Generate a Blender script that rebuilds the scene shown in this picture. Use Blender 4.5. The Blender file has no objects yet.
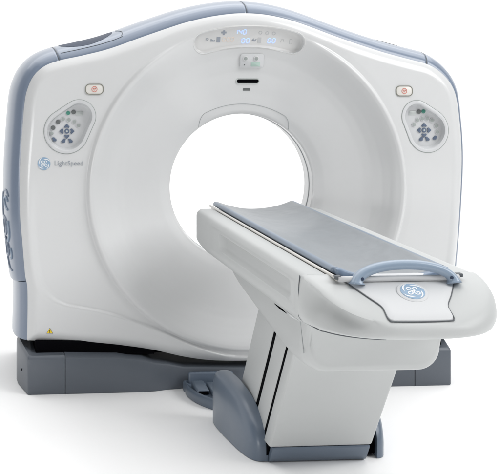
import bpy, bmesh, math, random
import numpy as np
from mathutils import Vector, Matrix

random.seed(4)
scene = bpy.context.scene
R = math.radians

# ------------------------------------------------------------------ camera
cam_d = bpy.data.cameras.new('camera'); cam = bpy.data.objects.new('camera', cam_d)
scene.collection.objects.link(cam); scene.camera = cam
cam.location = (-1.4957, -6.0527, 1.62)
cam.rotation_euler = (R(90), 0, R(-5))
cam_d.sensor_width = 36; cam_d.lens = 1312 / 500 * 36
cam_d.shift_x = .412; cam_d.shift_y = -.384
cam_d.clip_end = 200
# ------------------------------------------------------------------ world: white studio, darker behind the camera
w = bpy.data.worlds.new('World'); scene.world = w; w.use_nodes = True
nt = w.node_tree; N = nt.nodes; L = nt.links
bg = N['Background']
tc = N.new('ShaderNodeTexCoord'); sep = N.new('ShaderNodeSeparateXYZ'); L.new(tc.outputs['Generated'], sep.inputs[0])
mr = N.new('ShaderNodeMapRange'); mr.inputs['From Min'].default_value = .05; mr.inputs['From Max'].default_value = .85
mr.inputs['To Min'].default_value = .11; mr.inputs['To Max'].default_value = 1.06; mr.interpolation_type = 'SMOOTHSTEP'
L.new(sep.outputs['Y'], mr.inputs['Value'])
bg.inputs['Color'].default_value = (1, 1, 1, 1)
L.new(mr.outputs[0], bg.inputs['Strength'])
# ------------------------------------------------------------------ studio lamps
def area(name, loc, target, size, power, color=(1, 1, 1)):
    d = bpy.data.lights.new(name, 'AREA'); d.shape = 'RECTANGLE'; d.size, d.size_y = size; d.energy = power; d.color = color
    o = bpy.data.objects.new(name, d); scene.collection.objects.link(o); o.location = loc
    o.rotation_euler = (Vector(target) - Vector(loc)).to_track_quat('-Z', 'Y').to_euler()
    return o
area('softbox_overhead', (0, -1.0, 9.0), (0, -1.0, 0), (12, 12), 680)
area('softbox_front', (7.8, -5.9, 7.6), (0, 0, .7), (6.5, 6.5), 830)
area('softbox_fill', (-4.2, -5.6, .9), (-.4, 0, .25), (2.2, 1.2), 70)
area('softbox_back', (0, 2.6, 4.5), (0, 2.4, 0), (9, 3), 110)
scene.view_settings.view_transform = 'Standard'; scene.view_settings.look = 'None'
scene.view_settings.exposure = .12; scene.view_settings.gamma = 1
scene.render.resolution_x = 1024; scene.render.resolution_y = 971

# ------------------------------------------------------------------ materials
def mat(name, col, rough=.4, coat=0, var=.04, vscale=3, bump=0, bscale=200, spec=.5, metal=0, emit=None, rvar=.06, fabric=False):
    m = bpy.data.materials.new(name); m.use_nodes = True
    nt = m.node_tree; N = nt.nodes; L = nt.links; p = N['Principled BSDF']
    tc = N.new('ShaderNodeTexCoord')
    n1 = N.new('ShaderNodeTexNoise'); n1.inputs['Scale'].default_value = vscale; n1.inputs['Detail'].default_value = 4
    L.new(tc.outputs['Object'], n1.inputs['Vector'])
    mx = N.new('ShaderNodeMix'); mx.data_type = 'RGBA'
    mx.inputs['A'].default_value = (*[c * (1 - var) for c in col], 1); mx.inputs['B'].default_value = (*[min(1, c * (1 + var)) for c in col], 1)
    L.new(n1.outputs['Fac'], mx.inputs['Factor']); L.new(mx.outputs['Result'], p.inputs['Base Color'])
    r = N.new('ShaderNodeMapRange'); r.inputs['To Min'].default_value = max(0, rough - rvar); r.inputs['To Max'].default_value = rough + rvar
    L.new(n1.outputs['Fac'], r.inputs['Value']); L.new(r.outputs[0], p.inputs['Roughness'])
    p.inputs['Coat Weight'].default_value = coat; p.inputs['Coat Roughness'].default_value = .12
    p.inputs['Specular IOR Level'].default_value = spec; p.inputs['Metallic'].default_value = metal
    if bump:
        n2 = N.new('ShaderNodeTexNoise'); n2.inputs['Scale'].default_value = bscale; n2.inputs['Detail'].default_value = 2
        L.new(tc.outputs['Object'], n2.inputs['Vector'])
        b = N.new('ShaderNodeBump'); b.inputs['Strength'].default_value = bump; b.inputs['Distance'].default_value = .001
        L.new(n2.outputs['Fac'], b.inputs['Height']); last = b
        if fabric:
            n3 = N.new('ShaderNodeTexNoise'); n3.inputs['Scale'].default_value = 3.2; n3.inputs['Detail'].default_value = 3
            mp = N.new('ShaderNodeMapping'); mp.inputs['Scale'].default_value = (1.6, .9, 1); mp.inputs['Rotation'].default_value = (0, 0, .5)
            L.new(tc.outputs['Object'], mp.inputs[0]); L.new(mp.outputs[0], n3.inputs['Vector'])
            b2 = N.new('ShaderNodeBump'); b2.inputs['Strength'].default_value = .5; b2.inputs['Distance'].default_value = .045
            L.new(n3.outputs['Fac'], b2.inputs['Height']); L.new(b.outputs[0], b2.inputs['Normal']); last = b2
        L.new(last.outputs[0], p.inputs['Normal'])
    if emit:
        p.inputs['Emission Color'].default_value = (*emit[:3], 1); p.inputs['Emission Strength'].default_value = emit[3]
    return m
M = dict(
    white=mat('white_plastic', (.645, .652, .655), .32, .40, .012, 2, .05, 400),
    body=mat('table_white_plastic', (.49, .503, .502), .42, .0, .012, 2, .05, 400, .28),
    rim=mat('white_rim_plastic', (.60, .61, .62), .40, .0, .01, spec=.3),
    blue=mat('blue_grey_trim', (.185, .228, .302), .28, .35, .02, 2, rvar=.02),
    darkblue=mat('dark_blue_shade', (.035, .05, .085), .5, 0, .05, 5, spec=.15),
    dark=mat('charcoal_base', (.098, .113, .135), .45, .05, .06, 6, .35, 700),
    fin=mat('slate_bumper', (.115, .148, .195), .36, .15, .06, 6, .25, 700),
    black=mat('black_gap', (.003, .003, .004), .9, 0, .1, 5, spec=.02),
    seam=mat('seam_line', (.10, .11, .12), .6, 0, .1, 5),
    softseam=mat('soft_seam', (.38, .40, .41), .5, 0, .05, 5),
    pad=mat('pad_vinyl', (.235, .255, .275), .38, .12, .05, 9, .35, 900, .4, fabric=True),
    padside=mat('pad_side_vinyl', (.21, .26, .33), .4, .1, .05, 9),
    padend=mat('pad_blue_end', (.17, .23, .32), .4, .1, .05, 9),
    handle=mat('handle_blue', (.25, .32, .41), .32, .25, .03, 6),
    cream=mat('cream_cradle', (.74, .72, .68), .35, .1, .02, 4),
    key=mat('key_slate', (.10, .135, .20), .45, .1, .1, 60),
    keyg=mat('key_grey', (.34, .37, .36), .5, 0, .1, 60),
    keyd=mat('key_dark', (.13, .14, .14), .5, 0, .1, 60),
    green=mat('key_green', (.06, .25, .19), .4, .1, .1, 60),
    lcd=mat('lcd_grey', (.50, .53, .52), .3, .2, .05, 60),
    lcdg=mat('lcd_green', (.42, .56, .50), .3, .2, .05, 60),
    red=mat('stop_red', (.62, .22, .18), .5, 0, .1, 80),
    olive=mat('stop_outline', (.22, .22, .19), .5, 0, .1, 60),
    stop=mat('stop_face', (.70, .68, .64), .4, .1, .02, 30),
    disp=mat('display_face', (.64, .64, .635), .3, .15, .01, 10),
    glow=mat('blue_digits', (.3, .45, .9), .4, emit=(.42, .55, 1.0, .75)),
    amber=mat('amber_digits', (.68, .62, .56), .5, emit=(1, .6, .4, .10)),
    icon=mat('icon_grey', (.30, .33, .38), .5),
    iconl=mat('icon_pale', (.52, .53, .54), .5),
    print=mat('printed_text', (.30, .33, .37), .5),
    logo=mat('emblem_blue', (.26, .38, .52), .4, .1, .04, 40),
    logow=mat('emblem_white', (.78, .80, .82), .4, .1, .01, 20),
    yellow=mat('warning_yellow', (.85, .60, .02), .45),
    floor=mat('white_studio_floor', (.95, .95, .95), .7, 0, .003, 1, spec=.2),
)

# ------------------------------------------------------------------ helpers
def link(name, me, m, parent=None):
    o = bpy.data.objects.new(name, me); scene.collection.objects.link(o)
    if m: me.materials.append(m)
    if parent: o.parent = parent
    return o
def mesh(name, vs, fs, m, parent=None, smooth=True, bevel=0, seg=3, auto=None):
    me = bpy.data.meshes.new(name); me.from_pydata([tuple(map(float, v)) for v in vs], [], fs); me.update()
    bm = bmesh.new(); bm.from_mesh(me); bmesh.ops.recalc_face_normals(bm, faces=bm.faces)
    if bevel:
        es = [e for e in bm.edges if len(e.link_faces) == 2 and e.calc_face_angle(0) > .45]
        bmesh.ops.bevel(bm, geom=es, offset=bevel, segments=seg, profile=.5, affect='EDGES', clamp_overlap=True)
    if auto is not None:
        for e in bm.edges:
            if len(e.link_faces) == 2 and e.calc_face_angle(0) > R(auto): e.smooth = False
    bm.to_mesh(me); bm.free()
    if smooth: me.polygons.foreach_set('use_smooth', [True] * len(me.polygons))
    return link(name, me, m, parent)
def empty(name, loc, label, cat):
    o = bpy.data.objects.new(name, None); scene.collection.objects.link(o); o.location = loc
    o['label'] = label; o['category'] = cat; o.empty_display_size = .2
    return o
def loft(rings, closed=True, cap0=True, cap1=True, fan=False):
    vs = []; fs = []; n = len(rings[0])
    for r in rings: vs += list(r)
    for i in range(len(rings) - 1):
        for j in range(n if closed else n - 1):
            a = i * n + j; b = i * n + (j + 1) % n
            fs.append((a, b, b + n, a + n))
    if fan:
        if cap1:
            c = len(vs); vs.append(np.mean(rings[-1], axis=0)); o = (len(rings) - 1) * n
            for j in range(n): fs.append((o + j, o + (j + 1) % n, c))
        if cap0:
            c = len(vs); vs.append(np.mean(rings[0], axis=0))
            for j in range(n): fs.append(((j + 1) % n, j, c))
    else:
        if cap0: fs.append(tuple(range(n))[::-1])
        if cap1: fs.append(tuple(range((len(rings) - 1) * n, len(rings) * n)))
    return vs, fs
def merge(parts):
    vs = []; fs = []
    for v, f in parts:
        o = len(vs); vs += list(v); fs += [tuple(i + o for i in q) for q in f]
    return vs, fs
def box(x0, x1, y0, y1, z0, z1):
    v = [(x, y, z) for x in (x0, x1) for y in (y0, y1) for z in (z0, z1)]
    return v, [(0, 1, 3, 2), (4, 6, 7, 5), (0, 4, 5, 1), (2, 3, 7, 6), (0, 2, 6, 4), (1, 5, 7, 3)]
def tube(path, r, n=8, closed=False):
    P = [np.array(p, float) for p in path]; rings = []
    rr = r if hasattr(r, '__len__') else [r] * len(P)
    ref = None
    for i, p in enumerate(P):
        a = P[i - 1] if (i > 0 or closed) else P[i]; b = P[(i + 1) % len(P)] if (i < len(P) - 1 or closed) else P[i]
        t = b - a; t /= np.linalg.norm(t) + 1e-12
        if ref is None: ref = np.array([0, 0, 1.]) if abs(t[2]) < .9 else np.array([1., 0, 0])
        u = np.cross(t, ref); u /= np.linalg.norm(u) + 1e-12; v = np.cross(u, t); ref = v
        rings.append([p + rr[i] * (math.cos(k * 2 * math.pi / n) * u + math.sin(k * 2 * math.pi / n) * v) for k in range(n)])
    if closed: rings.append(rings[0])
    return loft(rings, True, not closed, not closed)
def catmull(P, k=8, closed=False):
    P = [np.array(p, float) for p in P]; n = len(P); out = []
    for i in range(n if closed else n - 1):
        p0 = P[(i - 1) % n] if (closed or i > 0) else P[0]; p1 = P[i]; p2 = P[(i + 1) % n]
        p3 = P[(i + 2) % n] if (closed or i + 2 < n) else P[-1]
        for j in range(k):
            t = j / k
            out.append(.5 * ((2 * p1) + (-p0 + p2) * t + (2 * p0 - 5 * p1 + 4 * p2 - p3) * t * t + (-p0 + 3 * p1 - 3 * p2 + p3) * t ** 3))
    if not closed: out.append(P[-1])
    return out
def ss(t): t = min(max(t, 0), 1); return t * t * (3 - 2 * t)
def nss(t): t = np.clip(t, 0, 1); return t * t * (3 - 2 * t)
class Frame:                                             # a local 2-D frame on a surface: origin, right, up, out
    def __init__(s, o, out=(0, -1, 0), right=(1, 0, 0)):
        s.o = np.array(o, float); s.n = np.array(out, float); s.n /= np.linalg.norm(s.n)
        r = np.array(right, float); r -= s.n * r.dot(s.n); s.r = r / np.linalg.norm(r); s.u = np.cross(s.n, s.r)
        if s.u[2] < 0 and abs(s.u[2]) > 1e-6: s.u = -s.u
    def __call__(s, x, y, h=0): return s.o + s.r * x + s.u * y + s.n * h
def plate(fr, pts, h0, h1, inset=.0):                    # an extruded flat shape with a slightly drawn-in top
    c = np.mean(pts, axis=0); rings = []
    for h, k in ((h0, 0), (h1 - inset * .5, 0), (h1, inset)):
        rings.append([fr(*(np.array(p) - (np.array(p) - c) / (np.linalg.norm(np.array(p) - c) + 1e-9) * k), h) for p in pts])
    return loft(rings, True, False, True)
def disc(cx, cy, r, n=24, ry=None): return [(cx + r * math.cos(2 * math.pi * k / n), cy + (ry or r) * math.sin(2 * math.pi * k / n)) for k in range(n)]
def rrect(cx, cy, hx, hy, r, n=6):
    out = []
    for qx, qy, a in ((1, 1, 0), (-1, 1, 90), (-1, -1, 180), (1, -1, 270)):
        for k in range(n + 1):
            t = R(a + 90 * k / n); out.append((cx + qx * (hx - r) + r * math.cos(t), cy + qy * (hy - r) + r * math.sin(t)))
    return out
def ribbon(fr, pts, wd, h0, h1, k=5, closed=False):
    P = catmull(pts, k, closed) if k > 1 else [np.array(p, float) for p in pts]
    n = len(P); L_ = []; Rr = []
    for i, p in enumerate(P):
        a = P[i - 1] if (i > 0 or closed) else P[i]; b = P[(i + 1) % n] if (i < n - 1 or closed) else P[i]
        t = b - a; t = t / (np.linalg.norm(t) + 1e-12); m = np.array([-t[1], t[0]])
        ww = wd(i / (n - 1)) if callable(wd) else wd
        L_.append(p + m * ww / 2); Rr.append(p - m * ww / 2)
    rings = [[fr(*L_[i], h0), fr(*L_[i], h1), fr(*Rr[i], h1), fr(*Rr[i], h0)] for i in range(n)]
    if closed: rings.append(rings[0])
    return loft(rings, True, not closed, not closed)
def text(name, body, size, fr, m, parent, h=.001, sx=1):
    c = bpy.data.curves.new(name, 'FONT'); c.body = body; c.size = size; c.extrude = .0006; c.align_x = 'LEFT'; c.align_y = 'CENTER'; c.space_character = 1.08
    t = bpy.data.objects.new('tmp', c); scene.collection.objects.link(t)
    me = bpy.data.meshes.new_from_object(t.evaluated_get(bpy.context.evaluated_depsgraph_get())) if False else None
    bpy.context.view_layer.update()
    me = bpy.data.meshes.new_from_object(t, depsgraph=bpy.context.evaluated_depsgraph_get())
    bpy.data.objects.remove(t); me.name = name
    for v in me.vertices: v.co = Vector(fr(v.co.x * sx, v.co.y, h + v.co.z))
    me.materials.clear()
    return link(name, me, m, parent)
def fullnorm(P):
    return P

# ------------------------------------------------------------------ the setting
fl = mesh('studio_floor', [(-5, -6.8, 0), (6, -6.8, 0), (6, 2.7, 0), (-5, 2.7, 0)], [(0, 1, 2, 3)], M['floor'], smooth=False)
fl['kind'] = 'structure'

# ================================================================== GANTRY
G = empty('ct_scanner_gantry', (0, .4, 0), 'large white ring-shaped scanner gantry with blue-grey trim and charcoal floor base', 'medical scanner')
def gp(name, vf, m, parent=None, **k):
    o = mesh(name, vf[0], vf[1], m, None, **k); o.parent = parent or G
    if parent is None: o.matrix_parent_inverse = Matrix.Translation((0, -.4, 0))
    return o
def fix(o): o.matrix_parent_inverse = Matrix.Translation((0, -.4, 0)); return o
side = [(-1.043, .246), (-1.041, .33), (-1.040, .426), (-1.042, .50), (-1.051, .545), (-1.058, .621), (-1.066, .718), (-1.073, .792), (-1.077, .889), (-1.077, .987), (-1.074, 1.084), (-1.068, 1.181), (-1.062, 1.26), (-1.055, 1.345), (-1.043, 1.409), (-1.013, 1.475), (-.963, 1.521), (-.892, 1.548)]
top = [(-.78, 1.572), (-.653, 1.604), (-.504, 1.657), (-.357, 1.707), (-.281, 1.730), (-.181, 1.753), (-.081, 1.767), (-.002, 1.770), (.091, 1.763), (.196, 1.741), (.298, 1.708), (.399, 1.671), (.5, 1.636), (.602, 1.603), (.68, 1.580), (.783, 1.553)]
right = [(.872, 1.530), (.930, 1.499), (.979, 1.453), (1.010, 1.400), (1.026, 1.337), (1.035, 1.263), (1.042, 1.19), (1.046, 1.10), (1.045, 1.01), (1.040, .91), (1.032, .782), (1.023, .667), (1.013, .56), (1.004, .453), (.998, .33), (.985, .246)]
bottom = [(.86, .238), (.729, .222), (.60, .208), (.45, .182), (.30, .155), (.16, .138), (.0, .131), (-.17, .136), (-.304, .156), (-.456, .192), (-.604, .215), (-.752, .225), (-.90, .238)]
def bow(p):                                              # the shell curves back towards its sides, so it is a touch wider there
    q = float(np.interp(math.hypot(p[0], p[1] - .94), [.80, 1.2], [.012, .060])) / 6.1
    return (p[0] + (p[0] + 1.4957) * q, p[1] + (p[1] - 1.62) * q)
side, top, right, bottom = [[bow(p) for p in l] for l in (side, top, right, bottom)]
upper = catmull(side + top + right, 8)
outline = upper + catmull([right[-1]] + bottom + [side[0]], 8)[1:-1]
OL = np.array(outline); OLC = np.vstack([OL[::2], OL[:1]])
CZ = .94
def seg_dist(P, A):                                      # distance of points to a polyline
    d = np.full(len(P), 1e9)
    for a, b in zip(A[:-1], A[1:]):
        ab = b - a; t = np.clip(((P - a) @ ab) / (ab @ ab + 1e-12), 0, 1)
        d = np.minimum(d, np.linalg.norm(P - (a + t[:, None] * ab), axis=1))
    return d
def inside(P, A):
    r = np.zeros(len(P), bool)
    for a, b in zip(A, np.roll(A, -1, axis=0)):
        c = (a[1] > P[:, 1]) != (b[1] > P[:, 1])
        with np.errstate(divide='ignore', invalid='ignore'):
            xx = (b[0] - a[0]) * (P[:, 1] - a[1]) / (b[1] - a[1]) + a[0]
        r ^= c & (P[:, 0] < xx)
    return r
dr = np.array([.35, .356, .365, .40, .45, .52, .58, .62, .66, .69, .715, .735, .748, .756, .766, .80, 1.2])
dy = np.array([.150, .146, .143, .128, .114, .097, .082, .068, .046, .026, .008, -.005, -.010, -.008, .012, .014, .064])
rt = np.linspace(.35, 1.2, 851); yt = np.interp(rt, dr, dy)
ker = np.hanning(9); ker /= ker.sum()
ys = np.convolve(np.pad(yt, 4, mode='edge'), ker, 'valid')
yt2 = np.where(rt < .37, yt, ys)
def egg_sd(P, c1, r1, c2, r2):                           # uneven capsule
    c1 = np.array(c1); c2 = np.array(c2); ax = c2 - c1; h = np.linalg.norm(ax); ax = ax / h
    px = np.abs((P - c1) @ np.array([-ax[1], ax[0]])); py = (P - c1) @ ax
    b = (r1 - r2) / h; a = math.sqrt(1 - b * b); k = px * (-b) + py * a
    return np.where(k < 0, np.hypot(px, py) - r1, np.where(k > a * h, np.hypot(px, py - h) - r2, px * a + py * b - r1))
POD = dict(l=((-.860, 1.217), .103, (-.800, 1.288), .077), r=((.877, 1.212), .105, (.821, 1.279), .077))
def arc_sd(P):                                           # display: a capsule bent round the bore
    q = P - np.array([.008, CZ - .05]); r = np.hypot(q[:, 0], q[:, 1]); a = np.arctan2(q[:, 0], q[:, 1])
    A = R(16.2); RR = .770
    ends = np.hypot(q[:, 0] - np.sign(a) * RR * math.sin(A), q[:, 1] - RR * math.cos(A))
    return np.where(np.abs(a) < A, np.abs(r - RR), ends) - .054
cre = [(-1.02, 1.30), (-1.036, 1.1), (-1.038, .90), (-1.031, .718), (-1.022, .621), (-1.004, .523), (-.972, .462), (-.89, .410), (-.705, .372), (-.606, .345), (-.456, .293), (-.281, .214), (-.114, .158), (0, .145)]
cre = catmull(cre, 5); CR = np.array(cre + [np.array([-p[0], p[1]]) for p in cre[::-1]])
CRP = np.vstack([CR, [[1.02, 1.5], [-1.02, 1.5]]])
NA = 1080
ang = np.linspace(0, 2 * math.pi, NA, endpoint=False)
rout = []
for a in ang:
    dx, dz = math.cos(a), math.sin(a); best = 0
    A = OL - np.array([0, CZ]); B = np.roll(A, -1, axis=0)
    den = dx * (B[:, 1] - A[:, 1]) - dz * (B[:, 0] - A[:, 0])
    with np.errstate(divide='ignore', invalid='ignore'):
        t = (A[:, 0] * (B[:, 1] - A[:, 1]) - A[:, 1] * (B[:, 0] - A[:, 0])) / den
        u = (A[:, 0] * dz - A[:, 1] * dx) / den
    ok = (t > 0) & (u >= -1e-6) & (u <= 1 + 1e-6) & (np.abs(den) > 1e-12)
    rout.append(t[ok].max())
rout = np.array(rout)
def front_y(P):
    q = P - np.array([0, CZ]); r = np.hypot(q[:, 0], q[:, 1])
    th = np.abs(np.arctan2(q[:, 0], q[:, 1]))
    y = np.interp(r, rt, yt2)
    # the rim softens towards the top, where the display sits
    soft = 1 - nss((th - .30) / .45)
    y2 = .150 * nss((.80 - r) / .75) * 1.0 + 0 * y
    ysoft = np.interp(r, [.35, .356, .365, .45, .55, .63, .70, .76, .82, 1.2], [.150, .142, .138, .122, .098, .072, .040, .016, .014, .064])
    y = y * (1 - soft) + ysoft * soft
    ro = np.interp(np.mod(np.arctan2(q[:, 1], q[:, 0]), 2 * math.pi), np.append(ang, 2 * math.pi), np.append(rout, rout[0]))
    d = np.full(len(P), 1.); mk = (ro - r) < .13
    if mk.any(): d[mk] = seg_dist(P[mk], OLC)
    y = y + .030 * (1 - np.clip(d / .055, 0, 1)) ** 2.2
    c = np.full(len(P), .5); mk = (r > .69) & (P[:, 1] < 1.22)
    if mk.any(): c[mk] = seg_dist(P[mk], CR[::2])
    ins = inside(P, CRP); sd = np.where(ins, c, -c)
    fade = 1 - nss((P[:, 1] - .60) / .6)
    wd = .016 + .034 * nss((np.abs(P[:, 0]) - .84) / .14)
    y = y + .014 * nss(sd / wd + .15) * fade * nss((r - .70) / .07)
    return y
radii = list(np.concatenate([np.linspace(.35, .372, 7), np.linspace(.38, .66, 34), np.linspace(.664, .80, 46)]))
nouter = 64
X = []; 
for r in radii: X.append(np.stack([r * np.cos(ang), CZ + r * np.sin(ang)], 1))
for k in range(1, nouter + 1):
    f = k / nouter; f = 1 - (1 - f) ** 1.15
    rr = .80 + (rout - .80) * f
    X.append(np.stack([rr * np.cos(ang), CZ + rr * np.sin(ang)], 1))
nr = len(X); XX = np.vstack(X); Y = front_y(XX)
for key in POD:                                          # room for the keypads
    sd = egg_sd(XX, *POD[key]); Y = Y + .055 * nss((-sd - .008) / .008)
sd = arc_sd(XX); Y = Y + .03 * nss((-sd - .006) / .006)
V = np.stack([XX[:, 0], Y, XX[:, 1]], 1)
F = [(i * NA + j, i * NA + (j + 1) % NA, (i + 1) * NA + (j + 1) % NA, (i + 1) * NA + j) for i in range(nr - 1) for j in range(NA)]
# returning edge all round the panel, tucked behind the trim
last = V[(nr - 1) * NA:]
inn = last.copy(); inn[:, 0] *= .995; inn[:, 2] = CZ + (inn[:, 2] - CZ) * .995; inn[:, 1] += .05
o_ = len(V); V = np.vstack([V, inn])
F += [((nr - 1) * NA + j, (nr - 1) * NA + (j + 1) % NA, o_ + (j + 1) % NA, o_ + j) for j in range(NA)]
gp('front_panel', (V, F), M['white'], auto=60)
def gy(x, z): return float(front_y(np.array([[x, z]]))[0])
def gframe(x, z, lift=0):                                # frame standing on the front panel
    e = .012; n = np.array([(gy(x + e, z) - gy(x - e, z)) / (2 * e), -1, (gy(x, z + e) - gy(x, z - e)) / (2 * e)])
    n /= np.linalg.norm(n); return Frame(np.array([x, gy(x, z), z]) + n * lift, n)
# bore: throat and flared back
rings = []
for r, y in ((.3505, .149), (.350, .160), (.350, .22), (.350, .290), (.353, .300), (.40, .36), (.47, .50), (.53, .66), (.57, .80), (.60, .86), (.64, .885)):
    rings.append([(r * math.cos(a), y, CZ + r * math.sin(a)) for a in np.linspace(0, 2 * math.pi, 181)[:-1]])
gp('bore_liner', loft(rings, True, False, False), M['white'])
rings = []
for r, y in ((.3495, .205), (.3475, .207), (.3475, .213), (.3495, .215)):
    rings.append([(r * math.cos(a), y, CZ + r * math.sin(a)) for a in np.linspace(0, 2 * math.pi, 181)[:-1]])
gp('scan_window', loft(rings, True, False, False), M['softseam'])
# laser window arch above the bore: a thin raised seam
def dish_pt(a, r, lift=.0006):
    x, z = r * math.sin(a), CZ + r * math.cos(a); return np.array([x, gy(x, z) - lift, z])
pth = [dish_pt(R(a), .398 - .042 * max(0, (abs(a - 2) - 29) / 9) ** 1.8) for a in np.linspace(-36, 40, 70)]
gp('light_window_seam', tube(pth, .0013, 6), M['softseam'])
# trim: a swept blue-grey shell round the sides and top
U = np.array(upper); T = np.gradient(U, axis=0); T /= np.linalg.norm(T, axis=1)[:, None]; NO = np.stack([-T[:, 1], T[:, 0]], 1)
for _ in range(6): NO[1:-1] = (NO[:-2] + NO[1:-1] * 2 + NO[2:]) / 4
NO /= np.linalg.norm(NO, axis=1)[:, None]
sec = catmull([(.034, -.002), (.040, .012), (.055, .026), (.085, .043), (.15, .058), (.25, .064), (.40, .057), (.60, .038), (.80, .006), (.885, -.05), (.90, -.12)], 4)
YO = np.interp(np.hypot(U[:, 0], U[:, 1] - CZ), [.80, 1.2], [.012, .060])
def trim_pt(i, k, off=0, sc=1.0):
    y, b = sec[k]; b = b * sc; y += YO[i] * max(0, 1 - max(0, y - .1) / .8)
    p = U[i] + NO[i] * (b + off); return np.array([p[0], y, p[1]])
i1 = 3 * 8 + 4; iL = (len(side) - 1) * 8; iT = (len(side) + 7) * 8; iR = (len(side) + len(top)) * 8; iR1 = len(U) - 1
def trim(name, a, b, sc=1.0, first=True):
    rings = []
    idx = list(range(a, b + 1))
    for n_, i in enumerate(idx):
        for e in ((-.0016, 0) if n_ == 0 else ((0, -.0016) if n_ == len(idx) - 1 else (0,))):
            t3 = np.array([T[i][0], 0, T[i][1]])
            push = (.0018 if n_ == 0 else (-.0018 if n_ == len(idx) - 1 else 0))
            s_ = sc(n_ / (len(idx) - 1)) if callable(sc) else sc
            rings.append([trim_pt(i, k, e, s_) + t3 * push for k in range(len(sec))])
    return gp(name, loft(rings, False, False, False), M['blue'])
lower = trim('side_trim', 0, i1, .84)
up = trim('side_trim', i1, iL); trim('top_trim', iL, iT); trim('top_trim', iT, iR); trim('side_trim', iR, iR1, lambda f: 1 - .40 * ss(f / .35))
def seam_at(i, k1=None, r=.0026):
    return tube([trim_pt(i, k, -.001) for k in range(0, k1 or len(sec))], r, 6)
for i_ in (iL, iT, iR): gp('trim_seam', seam_at(i_, None, .002), M['seam'])
# step under the left upper side cover
# back cover
rb = np.array([[-.64, .64]])
ringo = [trim_pt(i, len(sec) - 1) for i in range(0, len(U), 2)]
bo = [np.array([p[0] * .90, .90, p[1] + .03]) for p in catmull([right[-1]] + bottom + [side[0]], 3)[1:-1]]
loop = ringo + bo
inner = []
for p in loop:
    a = math.atan2(p[2] - CZ, p[0]); inner.append(np.array([.64 * math.cos(a), .885, CZ + .64 * math.sin(a)]))
gp('back_cover', loft([loop, inner], True, False, False), M['white'])
# underside behind the front panel: black filler put in as the gap's shade
gp('underside_shade', merge([box(-.955, .93, .19, .84, .14, .20)]), M['black'], smooth=False)

def sideband(i, off): pass
# cable-hook pocket moulded into the left side cover
def strim(z, y, off=.001):                               # point on the left trim at height z, depth y
    js = [j for j in range(iL)]
    i = min(js, key=lambda j: abs(U[j][1] - z)); k = min(range(len(sec)), key=lambda q: abs(sec[q][0] - y))
    # interpolate offset along section
    yy = [s[0] for s in sec]; bb = [s[1] for s in sec]; b = float(np.interp(y, yy, bb))
    p = U[i] + NO[i] * (b + off); return np.array([p[0], y + YO[i] * (1 - max(0, y - .1) / .8), z + NO[i][1] * (b + off)])
def onside(pts, r, off=.002): return tube([strim(*p[:2], off) for p in catmull(pts, 5)], r, 8)
gp('side_pocket_rim', onside([(.905, .10), (.93, .14), (.915, .22), (.86, .27), (.75, .27), (.65, .24), (.57, .17), (.555, .12)], .0042), M['blue'])
gp('side_hook', onside([(.88, .11), (.90, .14), (.885, .18), (.85, .14), (.84, .115)], .005), M['handle'])
gp('side_hook', onside([(.80, .23), (.79, .17), (.76, .15), (.73, .18), (.71, .24)], .007), M['blue'])
gp('side_hook', onside([(.79, .12), (.76, .115), (.72, .12), (.69, .15)], .006), M['handle'])
gp('side_hook', onside([(.70, .22), (.67, .16), (.64, .15), (.62, .18)], .007), M['blue'])
gp('side_hook', onside([(.66, .115), (.64, .105), (.615, .11), (.61, .13)], .005), M['handle'])
# grips on the top trim: dark patches laid on, recess shade put in by colour
def tpatch(xa, xb, ya, yb, off, n=28):
    ia = min(range(iL, iR), key=lambda j: abs(U[j][0] - xa)); ib = min(range(iL, iR), key=lambda j: abs(U[j][0] - xb))
    yy = [s[0] for s in sec]; bb = [s[1] for s in sec]; rings = []
    for n_ in range(n + 1):
        f = n_ / n; ii = ia + (ib - ia) * f; i = int(ii); fr = ii - i; j = min(i + 1, len(U) - 1)
        base = U[i] * (1 - fr) + U[j] * fr; no = NO[i] * (1 - fr) + NO[j] * fr
        wd = math.sqrt(max(0, 1 - (2 * f - 1) ** 2)); ym = ya + (yb - ya) * .5; hw = (yb - ya) / 2 * (wd if wd > .02 else .02)
        row = []
        for q in range(9):
            y = ym + hw * (q / 4 - 1); b = float(np.interp(y, yy, bb)) + off - .0
            p = base + no * b; row.append((p[0], y + YO[i] * (1 - max(0, y - .1) / .8), p[1]))
        rings.append(row)
    return loft(rings, False, False, False)
gp('grip_shade', tpatch(-.865, -.60, .080, .33, .0012), M['darkblue'])
gp('grip_shade', tpatch(.655, .80, .16, .34, .0012), M['darkblue'])
def tline(pts, r=.0014):
    yy = [s[0] for s in sec]; bb = [s[1] for s in sec]; out = []
    for x, y in catmull(pts, 10):
        i = min(range(iL, iR), key=lambda j: abs(U[j][0] - x)); j2 = i + 1 if U[i][0] < x else i
        a_, b_ = (i, j2) if j2 != i else (i - 1, i); f = (x - U[a_][0]) / (U[b_][0] - U[a_][0] + 1e-9); f = min(max(f, 0), 1)
        base = U[a_] * (1 - f) + U[b_] * f; no = NO[a_] * (1 - f) + NO[b_] * f
        p = base + no * (float(np.interp(y, yy, bb)) + .0012); out.append((p[0], y + YO[a_] * (1 - max(0, y - .1) / .8), p[1]))
    return tube(out, r, 6)
gp('grip_seam', tline([(-.87, .060), (-.80, .060), (-.60, .062), (-.575, .075), (-.565, .12), (-.58, .20)]), M['seam'])

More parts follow.
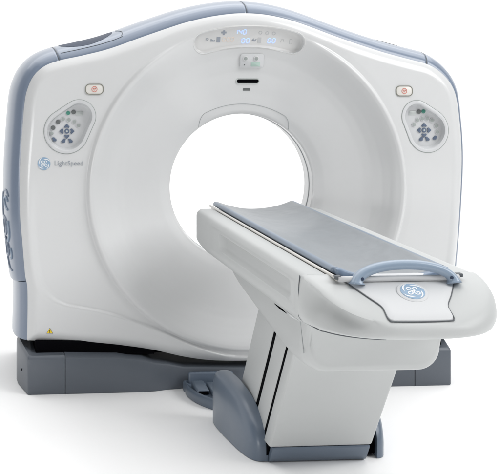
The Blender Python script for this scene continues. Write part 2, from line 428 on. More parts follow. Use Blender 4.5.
# keypads
def egg_contour(c1, r1, c2, r2, o, n=72):
    out = []
    for k in range(n):
        a = 2 * math.pi * k / n; nn = np.array([math.cos(a), math.sin(a)])
        c1_, c2_ = np.array(c1), np.array(c2)
        v1 = c1_ @ nn + r1 - o; v2 = c2_ @ nn + r2 - o
        out.append(c1_ + nn * (r1 - o) if v1 > v2 else c2_ + nn * (r2 - o))
    return out
def keypad(key, buttons):
    c1, r1, c2, r2 = POD[key]
    rings = []
    for o, y in ((.000, .004), (.0, -.0005), (.0015, -.0028), (.012, -.0035), (.016, -.0020), (.019, .004), (.021, .016), (.023, .027), (.025, .0305), (.029, .031)):
        rings.append([(p[0], gy(*p) * (1 if o < .018 else 0) + y + (0 if o < .018 else gy(*c1)), p[1]) for p in egg_contour(c1, r1, c2, r2, o)])
    bowl = gp('keypad_bowl', loft(rings, True, False, True, fan=True), M['rim'], auto=50)
    gp('keypad_seam', tube([(p[0], gy(*p) - .0006, p[1]) for p in egg_contour(c1, r1, c2, r2, -.0008, 90)], .0013, 6, True), M['keyg'], bowl)
    yb = gy(*c1) + .034
    fr = Frame((c1[0], yb - .003, c1[1]))
    for kind, x, z in buttons:
        if kind == 'lcd': gp('screen', plate(fr, rrect(x, z, .017, .0095, .002), -.001, .003, .001), M['lcd'], bowl, auto=40); continue
        if kind in 'udlr':
            a = dict(u=90, d=270, l=180, r=0)[kind]
            P = [(.0115, 0), (-.002, .0125), (-.0085, .010), (-.006, 0), (-.0085, -.010), (-.002, -.0125)]
            P = [(x + p[0] * math.cos(R(a)) - p[1] * math.sin(R(a)), z + p[0] * math.sin(R(a)) + p[1] * math.cos(R(a))) for p in P]
            gp('arrow_key', plate(fr, P, -.001, .005, .0015), M['key'], bowl, auto=40)
        elif kind in 'wv':
            s = 1 if kind == 'w' else -1
            P = [(s * -.011, .009), (s * -.002, .010), (s * .010, -.001), (s * .008, -.009), (s * -.007, -.009)]
            gp('wedge_key', plate(fr, [(x + p[0], z + p[1]) for p in P], -.001, .005, .0015), M['key'], bowl, auto=40)
        else:
            m, r = dict(c=('key', .0115), g=('keyg', .0105), k=('keyd', .0105), n=('green', .0095))[kind]
            if kind == 'g':
                gp('round_key', plate(fr, disc(x, z, r), -.001, .0045, .001), M['rim'], bowl, auto=40)
                gp('key_mark', plate(fr, disc(x, z, r * .84), .0044, .0052, .0005), M['keyg'], bowl, auto=40)
            else:
                gp('round_key', plate(fr, disc(x, z, r), -.001, .005, .0015), M[m], bowl, auto=40)
                if kind == 'c': gp('key_mark', plate(fr, disc(x, z, r * .40), .0048, .0056, .0003), M['lcd'], bowl, auto=40)
s5 = .00088
def LB(k, x, y): return (k, (x - 152) * s5 + .006, (237 - y) * s5 - .0005)
keypad('l', [LB('c', 152, 237), LB('u', 152, 210), LB('l', 124, 237), LB('r', 180, 237), LB('d', 152, 265), LB('v', 133, 288), LB('w', 172, 288),
             LB('k', 105, 187), LB('g', 132, 172), LB('g', 163, 176), LB('g', 192, 187), LB('g', 214, 206), LB('k', 79, 218), LB('g', 71, 247), LB('w', 86, 280),
             LB('n', 159, 140), LB('k', 188, 135), LB('lcd', 219, 142)])
s6 = .00100
def RB(k, x, y): return (k, (x - 152) * s6 - .008, (261 - y) * s6 - .0005)
keypad('r', [RB('c', 152, 261), RB('u', 152, 237), RB('l', 128, 261), RB('r', 176, 261), RB('d', 152, 285), RB('v', 137, 302), RB('w', 169, 302), RB('v', 204, 297),
             RB('g', 102, 233), RB('g', 119, 212), RB('g', 143, 205), RB('g', 167, 205), RB('g', 190, 214), RB('g', 212, 241), RB('g', 217, 269),
             RB('k', 126, 172), RB('n', 149, 171), RB('lcd', 95, 178)])
# emergency stop buttons
for x, z in ((-.728, 1.414), (.758, 1.401)):
    fr = gframe(x, z); c = rrect(0, 0, .041, .0235, .019, 8)
    base = gp('stop_button', plate(fr, c, -.004, .003, .002), M['stop'], auto=40)
    gp('button_outline', ribbon(fr, c, .004, -.003, .0040, 1, True), M['olive'], base, auto=40)
    gp('stop_symbol', merge([ribbon(fr, disc(0, 0, .0125, 20), .0028, .002, .0042, 1, True), ribbon(fr, [(-.007, .004), (0, -.005), (.007, .004)], .003, .002, .0042, 1), ribbon(fr, [(-.007, .004), (.007, .004)], .003, .002, .0042, 1)]), M['red'], base, auto=40)
# display
def arc_contour(o, n=40):
    A = R(16.2); RR = .770; c = np.array([.008, CZ - .05]); h = .054 - o; out = []
    for a in np.linspace(-A, A, n): out.append(c + (RR + h) * np.array([math.sin(a), math.cos(a)]))
    for b in np.linspace(0, math.pi, 14)[1:-1]: out.append(c + RR * np.array([math.sin(A), math.cos(A)]) + h * np.array([math.sin(A + b), math.cos(A + b)]))
    for a in np.linspace(A, -A, n): out.append(c + (RR - h) * np.array([math.sin(a), math.cos(a)]))
    for b in np.linspace(math.pi, 2 * math.pi, 14)[1:-1]: out.append(c + RR * np.array([-math.sin(A), math.cos(A)]) + h * np.array([math.sin(-A + b), math.cos(-A + b)]))
    return out
def dy_(p): return .052 - (p[1] - 1.60) * .36
rings = []
for o, y in ((-.001, .004), (-.001, .0), (.001, -.0010), (.005, -.0002), (.010, .004), (.014, .010), (.018, .012)):
    rings.append([(p[0], (gy(*p) if o < .004 else dy_(p)) + y, p[1]) for p in arc_contour(o)])
dp = gp('display_panel', loft(rings, True, False, True), M['disp'], auto=50)
dfr = Frame((0, dy_((0, 1.66)) + .012, 1.66), (0, -1, -.36))
def D(px, py): return ((px - 249) * .0047 + .001, (36.5 - py) * .0050 - .003)
SEG = {'0': 'abcdef', '1': 'bc', '4': 'fgbc', '8': 'abcdefg', '-': 'g', '9': 'abcdfg'}
def digits(s, x, y, wd, ht, t):
    parts = []
    for ch in s:
        S = dict(a=[(0, ht), (wd, ht)], b=[(wd, ht), (wd, ht / 2)], c=[(wd, ht / 2), (wd, 0)], d=[(0, 0), (wd, 0)], e=[(0, 0), (0, ht / 2)], f=[(0, ht / 2), (0, ht)], g=[(0, ht / 2), (wd, ht / 2)])
        for q in SEG[ch]:
            a, b = np.array(S[q][0], float), np.array(S[q][1], float); e = (b - a) / np.linalg.norm(b - a) * t * .55
            a, b = a + e, b - e; sl = lambda p: (x + p[0] + p[1] * .12, y + p[1] - ht / 2)
            parts.append(ribbon(dfr, [sl(a), sl(b)], t, -.001, .0012, 1))
        x += wd * 1.55
    return merge(parts)
x, y = D(236, 31.2); gp('blue_digits', digits('140', x, y, .013, .022, .0038), M['glow'], dp, smooth=False)
x, y = D(243.6, 40); gp('blue_digits', digits('00', x, y, .014, .023, .0040), M['glow'], dp, smooth=False)
x, y = D(270.3, 40); gp('blue_digits', digits('00', x, y, .014, .023, .0040), M['glow'], dp, smooth=False)
x, y = D(224, 38.7); gp('amber_digits', digits('000', x, y, .013, .020, .0028), M['amber'], dp, smooth=False)
ic = []
cx, cy = D(225, 31.8); ic += [plate(dfr, rrect(cx, cy, .0125, .0045, .001), -.001, .001), plate(dfr, rrect(cx, cy, .0045, .0125, .001), -.001, .0013)]
cx, cy = D(208.5, 39); ic += [ribbon(dfr, [(cx - .007, cy + .005), (cx, cy - .006), (cx + .007, cy + .005)], .003, -.001, .001, 1), ribbon(dfr, [(cx - .006, cy + .006), (cx + .006, cy + .006)], .002, -.001, .0012, 1)]
cx, cy = D(214.5, 39.5); ic += [plate(dfr, [(cx - .011, cy + .008), (cx + .003, cy - .001), (cx + .010, cy + .001), (cx + .010, cy - .007), (cx - .011, cy - .007)], -.001, .001)]
cx, cy = D(220, 39); ic += [plate(dfr, rrect(cx, cy, .009, .0135, .001), -.001, .001)]
cx, cy = D(262, 39.5); ic2 = [plate(dfr, rrect(cx, cy, .0085, .0135, .001), -.001, .001)]
cx, cy = D(256.6, 39.5); ic += [ribbon(dfr, [(cx - .011, cy - .004), (cx - .004, cy + .008), (cx + .001, cy - .006), (cx + .010, cy + .006)], .0045, -.001, .001, 1), ribbon(dfr, [(cx - .006, cy), (cx + .008, cy - .003)], .004, -.001, .0013, 1)]
for q in (merge(ic[0:2]), merge(ic[2:4]), ic[4], ic[5], merge(ic[6:8])): gp('display_icon', q, M['icon'], dp, smooth=False)
for px, py in ((262.4, 32), (269.3, 32.4), (276.3, 32.8)):
    cx, cy = D(px, py); ic2.append(ribbon(dfr, disc(cx, cy, .0075, 8), .004, -.001, .001, 1, True))
cx, cy = D(285.8, 40); ic2.append(ribbon(dfr, [(cx - .008, cy - .008), (cx - .006, cy + .006), (cx + .004, cy + .006), (cx + .007, cy - .006)], .003, -.001, .001, 1))
cx, cy = D(294.4, 41); ic2.append(ribbon(dfr, rrect(cx, cy, .006, .012, .002), .002, -.001, .001, 1, True))
for q in ic2: gp('display_icon', q, M['iconl'], dp, smooth=False)
# small control box, disc slot and label on the upper dish
def at_front(px, py):                                    # pixel of the traced drawing -> x, z on the dish
    t = R(5); F3 = np.array([math.sin(t), math.cos(t), 0]); R3 = np.array([math.cos(t), -math.sin(t), 0]); C3 = np.array(cam.location)
    r = F3 + R3 * (px - 44) / 1312 - np.array([0, 0, 1]) * (py - 45) / 1312; y = 0
    for _ in range(12):
        p = C3 + r * ((y - C3[1]) / r[1]); y = gy(p[0], p[2])
    return p[0], p[2]
CX, CZ2 = .015, 1.562
CX, CZ2 = at_front(251.5, 60.6); fr = gframe(CX, CZ2)
cb = gp('control_box', plate(fr, rrect(0, 0, .057, .036, .012), -.006, .010, .004), M['rim'], auto=40)
for bx in (-.032, .020):
    gp('round_key', plate(fr, disc(bx, .015, .013), .009, .0135, .002), M['white'], cb, auto=40)
    gp('key_mark', plate(fr, disc(bx, .015, .009), .0133, .0140, .0005), M['keyg'], cb, auto=40)
gp('screen', plate(fr, rrect(.018, -.015, .022, .011, .002), .009, .0112, .0005), M['lcdg'], cb, auto=40)
gp('indicator', plate(fr, disc(-.035, -.018, .003, 10), .009, .0115, .0005), M['keyd'], cb, auto=40)
x, z = at_front(247.6, 81); fr = gframe(x, z)
sl = gp('intercom_slot', plate(fr, rrect(0, 0, .054, .0105, .010, 8), -.004, .0016, .0005), M['black'], auto=40)
gp('slot_rim', ribbon(fr, rrect(0, 0, .055, .0115, .0105, 8), .0035, -.003, .004, 1, True), M['lcd'], sl, auto=40)
x, z = at_front(246.4, 89.3); fr = gframe(x, z)
gp('small_label', plate(fr, rrect(0, 0, .016, .0065, .001), -.003, .0012), M['keyd'], auto=40)
# emblem (a round monogram) and lettering
def emblem(fr, r, h, parent, proud=.002):
    e = gp('emblem', plate(fr, disc(0, 0, r, 48), -.004, proud, .001), M['logo'], parent, auto=40)
    if parent is None: pass
    G_ = [(-.06, .26), (-.12, .42), (-.30, .47), (-.46, .34), (-.40, .14), (-.22, .10), (-.10, .02), (-.06, -.16), (-.14, -.38), (-.34, -.44), (-.48, -.30), (-.42, -.12), (-.24, -.06), (-.08, .04)]
    E_ = [(.40, .24), (.42, .40), (.28, .48), (.12, .38), (.10, .20), (.22, .06), (.10, -.04), (.08, -.24), (.20, -.42), (.40, -.44), (.52, -.28), (.44, -.10), (.30, -.12), (.26, -.26)]
    X_ = [(-.30, .24), (-.12, .10), (.06, .02), (.24, .03)]
    sc = lambda P: [(p[0] * r * .98, p[1] * r * .98) for p in P]
    parts = [ribbon(fr, sc(G_), .095 * r, proud - .001, proud + h, 5), ribbon(fr, sc(E_), .095 * r, proud - .001, proud + h, 5), ribbon(fr, sc(X_), .06 * r, proud - .001, proud + h * .8, 4)]
    for q in range(4):
        a0 = 20 + 90 * q; P = []
        for k in range(9):
            f = k / 8; a = R(a0 + 74 * f); rr = r * (.93 - .26 * math.sin(f * math.pi * .5) ** 2 * (1 - f * .1)); P.append((rr * math.cos(a), rr * math.sin(a)))
        parts.append(ribbon(fr, P, lambda f: r * (.02 + .12 * math.sin(math.pi * f)), proud - .001, proud + h, 2))
    mono = gp('monogram', merge(parts), M['logow'], e, smooth=False)
    return e
fr = gframe(-.963, 1.067); emblem(fr, .030, .0008, None)
TF = gframe(-.848, 1.069); TF.o = TF(-.068, 0, 0); fix(text('lettering', 'LightSpeed', .0320, TF, M['print'], G, .0012, .89))
# warning sticker
fr = gframe(-.934, .283)
ws = gp('warning_sticker', plate(fr, [(-.0145, -.012), (.0145, -.012), (.0, .0135)], -.001, .0008), M['yellow'], smooth=False)
gp('sticker_mark', merge([plate(fr, rrect(0, .0005, .0016, .0048, .0008, 2), .0005, .0014), plate(fr, disc(0, -.0075, .0016, 8), .0005, .0014), ribbon(fr, [(-.0145, -.012), (.0145, -.012), (0, .0135)], .0016, .0003, .0013, 1, True)]), M['black'], ws, smooth=False)

# gantry floor base
st = []
def bsec(x, yf, h, slope=.045, yb=.88):
    return [(x, yf + .004, 0), (x, yf, .006), (x, yf, h - .012), (x, yf + .003, h - .004), (x, yf + .010, h), (x, yf + .10, h + slope), (x, yb, h + slope), (x, yb, 0)]
xs = [(-.8655, .0, .170, .022), (-.62, .0, .163, .020), (-.50, .002, .151, .012), (-.44, .012, .135, .0), (-.38, .035, .125, .0), (-.30, .052, .105, 0), (0, .055, .095, 0), (.30, .052, .105, 0), (.40, .035, .13, .01), (.48, .008, .140, .0), (.58, .0, .155, .0), (.80, .0, .170, .006)]
gp('floor_base', loft([bsec(*s) for s in xs], True, True, True), M['dark'], auto=35)
# end blocks with rounded outer corners
def endblock(x0, x1, sgn):
    rings = []; c = .012
    prof = [(0, 0), (.02, .006), (.02, .160), (.016, .170), (.004, .176)]
    def plan(ins, z, lean=0):
        X0, X1 = (x0, x1)
        P = [(X0, .0 + ins), (X1 - sgn * (c + ins), .0 + ins), (X1 - sgn * (c * .3 + ins), .0 + ins + c * .3), (X1 - sgn * ins, .0 + ins + c), (X1 + sgn * (.028 - ins), .20), (X1 + sgn * (.030 - ins), .28), (X1 + sgn * (.01 - ins), .34), (X1 - sgn * .02, .86), (X0, .86)]
        return [(p[0], p[1], z + (lean if p[1] > .15 else lean * p[1] / .15)) for p in P]
    for ins, z, ln in ((.003, .0, 0), (0, .005, 0), (0, .162, .03), (.003, .170, .034), (.010, .176, .038)): rings.append(plan(ins, z, ln))
    return loft(rings, True, True, True)
eb = gp('base_end_block', endblock(-.8685, -1.045, -1), M['dark'], auto=35)
gp('screw', plate(Frame((-1.062, .12, .09), (-1, -.15, 0), (0, -1, 0)), disc(0, 0, .005, 10), -.004, .003, .001), M['black'], eb)
gp('base_end_block', endblock(.804, .982, 1), M['dark'], auto=35)
# black filler boxes, put in as shade for the gap between base and gantry
for b_ in (box(-1.0, -.44, .060, .7, .165, .235), box(.44, .955, .060, .7, .165, .235)): gp('gap_shade_block', b_, M['black'], smooth=False)

# ================================================================== PATIENT TABLE
TX = .005
Tb = empty('patient_table', (TX, -1.0, 0), 'white patient table on leaning telescoping column with blue carrying handle and slate bumpers', 'medical table')
def tp(name, vf, m, parent=None, **k):
    o = mesh(name, vf[0], vf[1], m, None, **k); o.parent = parent or Tb
    if parent is None: o.matrix_parent_inverse = Matrix.Translation((-TX, 1.0, 0))
    return o
# coordinates below: (x, s, z) with s = distance in front of the gantry
def S(x, s, z): return (x + TX, -s, z)
# --- upper housing
hz = [(-.200, .80), (-.203, .862), (-.207, .8685), (-.214, .871), (-.270, .871), (-.281, .8685), (-.289, .862), (-.2925, .853)]
for k in range(1, 24): hz.append((-.2935, .853 - k * (.853 - .722) / 24))
hz += [(-.292, .722), (-.287, .713), (-.276, .708), (-.20, .706)]
full = hz + [(-p[0], p[1]) for p in hz[::-1]]
def sback(z): return .14 + .20 * ss((.745 - z) / .04)
rings = []; svals = list(np.linspace(0, .06, 5)) + list(np.linspace(.09, 1.72, 120))
for sv in svals:
    ring = []
    for x, z in full:
        s0 = sback(z); f = sv / 1.72; s = s0 + (1.86 - s0) * f
        sh = 1 - .05 * max(0, 1 - sv / .06) ** 2
        xx = x * sh if abs(x) > .25 else x
        # moulded hollow along each flank
        def rr(a, b, c, d, e1, e2): return ss((s - a) / e1) * ss((b - s) / e1) * ss((z - c) / e2) * ss((d - z) / e2)
        lo = .752
        hol = rr(.62, 1.76, lo, .838, .10, .024)
        step = ss((.846 - z) / .012) * ss((s - .45) / .10) * ss((1.80 - s) / .03) * ss((z - .728) / .012)
        if abs(x) > .285: xx = xx - math.copysign(.026 * hol - .004 * step, x)
        ring.append(S(xx, s, z))
    rings.append(ring)
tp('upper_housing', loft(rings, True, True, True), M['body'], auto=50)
# --- end cap
def zt(s): return .871 - .105 * min(max((s - 1.875) / .26, 0), 1) ** 1.35
CXc = .012
def plan(t, off=0):
    n = 2 / 2.6; c, s_ = math.cos(t), math.sin(t)
    x = (.297 + off) * math.copysign(abs(c) ** n, c); s = 1.862 + (.283 + off) * abs(s_) ** n
    return x + CXc * ss((s - 1.862) / .15), s
ts = [math.pi * k / 90 for k in range(91)]
rings = []
for off, kind, v in ((-.30, 'b', 0), (-.05, 'b', 0), (-.02, 'b', .003), (-.004, 'f', .06), (.003, 'f', .13), (.008, 'f', .22), (.012, 'f', .32), (.014, 'f', .42), (.014, 'f', .52), (.013, 'f', .62), (.011, 'f', .72), (.008, 'f', .82), (.003, 'f', .90), (-.002, 'f', .96), (-.010, 't', -.0008), (-.03, 't', 0), (-.06, 't', 0), (-.09, 't', 0), (-.13, 't', 0), (-.18, 't', 0), (-.22, 't', 0), (-.26, 't', 0)):
    ring = []
    for t in ts:
        o2 = off
        if kind == 'f':                                  # moulded hollow under the left-hand top edge
            hol = ss((t / math.pi - .55) / .28) * ss((1.03 - t / math.pi) / .12); uu = max(0, .97 - v) / .34
            o2 = off - .060 * hol * uu * math.exp(1 - uu) * ss(v / .5)
        x, s = plan(t, max(o2, -.27))
        zb = .712; s = max(s, 1.862)
        z_t = zt(s)
        z = zb + v if kind == 'b' else (z_t + v if kind == 't' else zb + (z_t - zb) * v)
        ring.append(S(x, s, z))
    rings.append(ring)
vs, fs = loft(rings, False, False, False)
tp('end_cap', (vs, fs), M['body'], auto=60)
# close the cap's back face hidden against the housing
# seam between cap and housing
sm = [(-.2945, 1.861, z) for z in np.linspace(.866, .73, 14)]
pb = []
for k in range(14):
    t = math.pi - .02 - 1.25 * k / 13; x, s = plan(t, -.012); pb.append((x, s, .7135))
sm2 = catmull([(-.296, 1.861, .868), (-.300, 1.861, .82), (-.299, 1.862, .76), (-.296, 1.868, .728)] + pb[3:], 3)
tp('cap_seam', tube([S(*p) for p in sm2], .0020, 6), M['seam'])
# top bridging strip between trough and cap
tp('trough_end', merge([box(-.20 + TX, .20 + TX, -1.90, -1.84, .79, .862)]), M['cream'], bevel=.004)
# --- lid with handle on the sloped end
lidL = [(-.196, 1.885), (-.19, 1.91), (-.165, 1.965), (-.135, 2.02), (-.112, 2.055), (-.104, 2.075), (-.104, 2.112), (-.100, 2.124), (-.088, 2.129)]
lx = .012
lid = [(p[0] + lx, p[1]) for p in lidL] + [(0.01, 2.131)] + [(-p[0] + lx, p[1]) for p in lidL[::-1]]
def lid_rings():
    c = np.array([lx, 1.98]); out = []
    for k, h in ((1.0, -.004), (1.0, .0030), (.985, .0050), (.80, .0055), (.6, .006), (.4, .006), (.2, .006)):
        r = []
        for i, p in enumerate(lid):
            q = c + (np.array(p) - c) * k; r.append(S(q[0], q[1], zt(q[1]) + h))
        out.append(r)
    return out
tp('end_lid', loft(lid_rings(), True, False, True), M['rim'], auto=50)
tp('lid_seam', tube([S(p[0], p[1], zt(p[1]) + .0022) for p in catmull([( .012 + (q[0] - .012) * 1.012, q[1] + (.003 if q[1] > 2.1 else 0)) for q in lid], 4)], .0018, 6), M['seam'])
# emblem boss
sl_n = np.array([0, -math.sin(R(27)), math.cos(R(27))])
eo = np.array(S(.026, 2.008, zt(2.008) + .004))
fr = Frame(eo, sl_n)
boss = tp('emblem_boss', plate(fr, disc(0, 0, .049, 48), -.004, .007, .005), M['rim'], auto=40)
em = mesh('emblem', *plate(fr, disc(0, 0, .039, 48), .005, .0085, .001), M['logo'], None, auto=40); em.parent = boss; 
def mono(fr, r, proud, h):
    G_ = [(-.04, .24), (-.10, .42), (-.28, .48), (-.44, .36), (-.40, .16), (-.22, .10), (-.08, .03), (-.05, -.16), (-.14, -.38), (-.34, -.44), (-.46, -.30), (-.38, -.14), (-.22, -.08), (-.06, .03)]
    E_ = [(.40, .26), (.40, .42), (.26, .48), (.12, .38), (.10, .20), (.20, .07), (.10, -.04), (.08, -.26), (.22, -.45), (.44, -.44), (.54, -.26), (.44, -.10), (.30, -.14), (.30, -.27)]
    sc = lambda P: [(p[0] * r, p[1] * r) for p in P]
    parts = [ribbon(fr, sc(G_), .10 * r, proud - .001, proud + h, 5), ribbon(fr, sc(E_), .10 * r, proud - .001, proud + h, 5), ribbon(fr, sc([(-.22, .09), (-.02, .03), (.20, .06)]), .07 * r, proud - .001, proud + h * .8, 4)]
    for q in range(4):
        a0 = 20 + 90 * q; P = []
        for k in range(9):
            f = k / 8; a = R(a0 + 74 * f); rr = r * (.94 - .22 * math.sin(f * math.pi * .5) ** 2); P.append((rr * math.cos(a), rr * math.sin(a)))
        parts.append(ribbon(fr, P, lambda f: r * (.02 + .11 * math.sin(math.pi * f)), proud - .001, proud + h, 2))
    return merge(parts)
mo = mesh('monogram', *mono(fr, .038, .0085, .0010), M['logow'], None, smooth=False); mo.parent = boss
# --- handle
hp = []; hr = []
HX = .022; HW = .160
path = []
for k in range(41):
    f = k / 40; a = math.pi * f; x = HX - HW * math.copysign(abs(math.cos(a)) ** .95, math.cos(a)); up_ = abs(math.sin(a)) ** .92
    path.append((x, 1.955 - .010 * up_, .853 + .060 * up_))
rings = []
P3 = [np.array(S(*p)) for p in path]
for i, p in enumerate(P3):
    a = P3[max(0, i - 1)]; b = P3[min(len(P3) - 1, i + 1)]; t = (b - a) / np.linalg.norm(b - a)
    u = np.array([0, 1., 0]); v = np.cross(t, u); v /= np.linalg.norm(v); u = np.cross(v, t)
    f = min(i, 40 - i) / 40; fl_ = 1 + .7 * math.exp(-f * 26); wy = .021 + .010 * math.exp(-f * 12); wt = .0155 * fl_ 
    rings.append([p + u * wy * math.copysign(abs(math.cos(q)) ** .75, math.cos(q)) + v * wt * math.copysign(abs(math.sin(q)) ** .75, math.sin(q)) for q in np.linspace(0, 2 * math.pi, 21)[:-1]])
h_ = tp('carrying_handle', loft(rings, True, True, True), M['handle'])
for sx in (-1, 1):
    x = HX + sx * (HW - .014)
    pp = Frame(np.array(S(x + .001 * sx, 1.976, .874)), (0, -1, .25))
    o = mesh('screw_cap', *plate(pp, disc(0, 0, .0052, 16), -.004, .0015, .0005), M['darkblue'], None, auto=40); o.parent = h_
# --- cradle (curved carrier) and crossbar
def sag(x, hw): return 1 - (x / hw) ** 2
rings = []
for s in [.055, .06] + list(np.linspace(.1, 1.92, 30)) + [1.925]:
    t_ = [];  b_ = []
    for x in np.linspace(-.198, .198, 25):
        z = .872 - .040 * sag(x, .198); t_.append(S(x, s, z)); b_.append(S(x * .985, s, z - .016))
    rings.append(t_ + b_[::-1])
cr_ = tp('cradle', loft(rings, True, True, True), M['cream'], auto=50)
for x_ in (-.2005, .2005): tp('cradle_edge', tube([S(x_, s, .873) for s in np.linspace(.052, 1.935, 12)], .0055, 8), M['cream'])
tp('cradle_gap_shade', merge([tube([S(x, s, .8735) for s in np.linspace(.10, 1.925, 12)], .0010, 6) for x in (-.1935,)]), M['seam'])  # thin dark line drawn as the shade between pad and cradle
tp('front_crossbar', merge([tube([S(x, 1.945, .869) for x in np.linspace(-.195, .205, 9)], .0095, 10)]), M['rim'])
for b_ in (box(TX - .205, TX - .185, -1.95, -1.925, .868, .880), box(TX + .200, TX + .222, -1.94, -1.915, .868, .880)): tp('end_latch', b_, M['seam'], bevel=.003)
# --- lower housing
def lsec(s, zb, hw, r, zt_=.712, lean=0):
    out = [S(-hw, s + lean, zt_)]
    out.append(S(-hw, s + lean * .5, (zt_ + zb + r) / 2))
    for k in range(9):
        a = R(180 + 90 * k / 8); out.append(S(-hw + r + r * math.cos(a), s, zb + r + r * math.sin(a)))
    for k in range(9):
        a = R(270 + 90 * k / 8); out.append(S(hw - r + r * math.cos(a), s, zb + r + r * math.sin(a)))
    out.append(S(hw, s + lean * .5, (zt_ + zb + r) / 2)); out.append(S(hw, s + lean, zt_))
    return out
st = [(.60, .690, .225, .018), (.62, .668, .234, .03), (.66, .640, .238, .045), (.75, .620, .24, .05), (.90, .596, .24, .055), (1.05, .571, .24, .06), (1.25, .538, .24, .065), (1.42, .514, .24, .07), (1.55, .505, .240, .072)]
rings = [lsec(*p) for p in st[:-1]]
rings += [lsec(1.50, .508, .240, .071, lean=.004), lsec(1.56, .505, .240, .072, lean=.014), lsec(1.64, .507, .240, .074, lean=.032), lsec(1.700, .511, .238, .076, lean=.05), lsec(1.716, .520, .232, .076, lean=.056), lsec(1.724, .535, .222, .074, lean=.058)]
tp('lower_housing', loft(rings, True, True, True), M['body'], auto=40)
tp('housing_seam', tube([S(-.2395, 1.66 + .05 * f, .712 - .135 * f * 1.0) for f in np.linspace(0, 1, 8)], .0014, 6), M['softseam'])
tp('latch_slit', tube([S(-.284, s, z) for s, z in ((1.50, .705), (1.58, .7035), (1.66, .703))], [.001, .0035, .001], 6), M['black'])
tp('latch_tab', tube([S(-.270, s, z) for s, z in ((1.60, .700), (1.67, .698), (1.76, .699))], [.002, .006, .002], 8), M['rim'])
# --- telescoping column: three leaning covers with dark gaps
K = .785
def slab(s0, s1, hw, z0, z1, taper=.0):
    v = []
    for x in (-1, 1):
        for s in (s0, s1):
            for z in (z0, z1): v.append(S(x * (hw + taper * (z - .1)), s + K * z, z))
    return v, [(0, 1, 3, 2), (4, 6, 7, 5), (0, 4, 5, 1), (2, 3, 7, 6), (0, 2, 6, 4), (1, 5, 7, 3)]
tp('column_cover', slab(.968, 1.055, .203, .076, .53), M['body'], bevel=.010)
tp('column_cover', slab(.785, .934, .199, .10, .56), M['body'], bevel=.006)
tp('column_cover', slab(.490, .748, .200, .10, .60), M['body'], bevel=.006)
tp('column_core', slab(.50, 1.03, .1962, .02, .53), M['black'], smooth=False)
# foot strip and bumpers
tp('foot_strip', loft([[S(x, s + K * z, z) for (s, z) in ((.62, .0), (1.046, .0), (1.060, .006), (1.064, .03), (1.062, .068), (1.054, .0745), (.62, .0745))] for x in (-.188, -.182, .188, .194)], True, True, True), M['fin'], auto=35)
def bumper(sg):
    prof = catmull([(.455, .004), (.452, .10), (.457, .175), (.485, .214), (.535, .230), (.62, .233), (.72, .228), (.82, .213), (.90, .190), (.965, .160), (1.012, .132), (1.040, .09), (1.050, .05), (1.048, .004)], 4)
    c = np.array([.80, .08]); rings = []
    def outx(s): return (.236 if sg < 0 else .272) + .048 * ((1.09 - s) / .64) ** 1.0
    in0 = .052 if sg < 0 else .030
    for k, dx in ((.93, -in0), (1.0, -in0 + .002), (1.0, -.028), (.994, -.020), (.98, -.012), (.955, -.005), (.92, .001), (.86, .007), (.76, .013), (.6, .018), (.3, .022), (.05, .022)):
        r = []
        for p in prof:
            q = c + (p - c) * np.array([k, k if p[1] > .02 else 1])
            if p[1] <= .02: q[1] = .002
            r.append(S(sg * (outx(q[0]) + dx), q[0], q[1]))
        rings.append(r)
    return loft(rings, True, True, True)
tp('side_bumper', bumper(-1), M['fin'], auto=50)
tp('side_bumper', bumper(1), M['fin'], auto=50)
tp('bumper_bracket', merge([box(TX - .22, TX + .245, -1.02, -.50, .012, .11)]), M['black'], smooth=False)
# --- foot pedal tray
def trayplan(ins, z):
    P = catmull([(-.312, .02), (-.318, .08), (-.312, .15), (-.295, .22), (-.265, .29), (-.225, .335), (-.10, .36), (-.08, -.03), (-.295, -.03)], 5, True)
    c = np.array([-.22, .17]); out = []
    for p in P:
        d = p - c; l = np.linalg.norm(d); q = c + d * (1 - ins / l); out.append(S(q[0], q[1], z))
    return out
tray = tp('pedal_tray', loft([trayplan(.004, .0), trayplan(0, .005), trayplan(.0, .038), trayplan(.004, .046), trayplan(.010, .049), trayplan(.016, .047), trayplan(.020, .040), trayplan(.03, .038)], True, True, True), M['fin'], auto=50)
tp('tray_back', merge([box(TX - .292, TX - .08, -.005, .02, .0, .088)]), M['fin'], bevel=.008)
def pedal(x0, x1, s0, s1):
    v = [S(x, s, z) for x in (x0, x1) for s, z in ((s0, .036), (s1, .036), (s1, .060), (s0 + .02, .070), (s0, .066))]
    f = [(0, 1, 2, 3, 4), (9, 8, 7, 6, 5)] + [(i, i + 5, (i + 1) % 5 + 5, (i + 1) % 5) for i in range(5)]
    return v, f
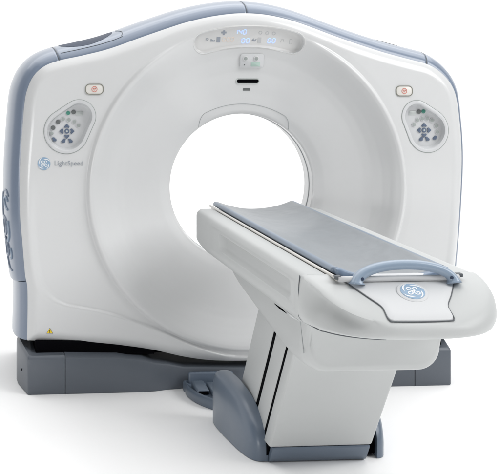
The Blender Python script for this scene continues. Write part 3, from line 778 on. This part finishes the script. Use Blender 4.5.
for a in ((-.292, -.238, .06, .205), (-.230, -.17, .09, .265)):
    q = mesh('foot_pedal', *pedal(*a), M['fin'], None, bevel=.006); q.parent = tray
    q2 = mesh('pedal_slot', *box(TX + a[0] + .004, TX + a[1] - .004, -a[3] - .004, -a[3] + .004, .040, .054), M['black'], None, smooth=False); q2.parent = tray

# ================================================================== MATTRESS PAD
pad = empty('mattress_pad', (TX, -1.0, .86), 'long grey vinyl mattress pad with blue-grey edges lying in the curved table top', 'mattress')
rings = []
svs = [.060, .064, .072] + list(np.linspace(.09, 1.86, 60)) + [1.870]
def padsec(s, e=0):
    t_ = []; b_ = []; hw = .187 - e
    for x in np.linspace(-1, 1, 31):
        xx = x * hw; ed = max(0, abs(x) - .94) / .06
        zc = .900 - .040 * sag(xx, .187) - .007 * ed ** 2 - e * .8 + .0010 * math.sin(s * 7 + x * 3) * math.cos(x * 4 - s * 3)
        t_.append(S(xx, s, zc)); b_.append(S(xx * .998, s, .8740 - .040 * sag(xx, .187) + .003 * ed + e * .3))
    return t_ + b_[::-1]
for s in svs:
    e = .007 if s == .060 else (.003 if s == .064 else 0); rings.append(padsec(s, e))
o = mesh('pad_body', *loft(rings, True, True, True), M['pad'], None, auto=60); o.parent = pad; o.matrix_parent_inverse = Matrix.Translation((-TX, 1.0, -.86))
rings = [padsec(1.871, .001), padsec(1.873, -.0008), padsec(1.90, -.0008), padsec(1.905, .002), padsec(1.908, .006)]
o = mesh('pad_end_band', *loft(rings, True, True, True), M['padend'], None, auto=60); o.parent = pad; o.matrix_parent_inverse = Matrix.Translation((-TX, 1.0, -.86))

for x_ in (-.1815, .1815):
    o = mesh('side_band', *tube([S(x_, s_, .8845) for s_ in [.062] + list(np.linspace(.08, 1.85, 30)) + [1.868]], [.006] + [.0118] * 30 + [.0115], 12), M['padside'], None); o.parent = pad; o.matrix_parent_inverse = Matrix.Translation((-TX, 1.0, -.86))

# children of parts keep their world place: cancel each part's own offset
bpy.context.view_layer.update()
for o in list(scene.objects):
    if o.parent and o.parent.parent and o.parent.type == 'MESH':
        o.matrix_parent_inverse = Matrix()
        # part meshes are modelled in world units; their matrix_world is identity
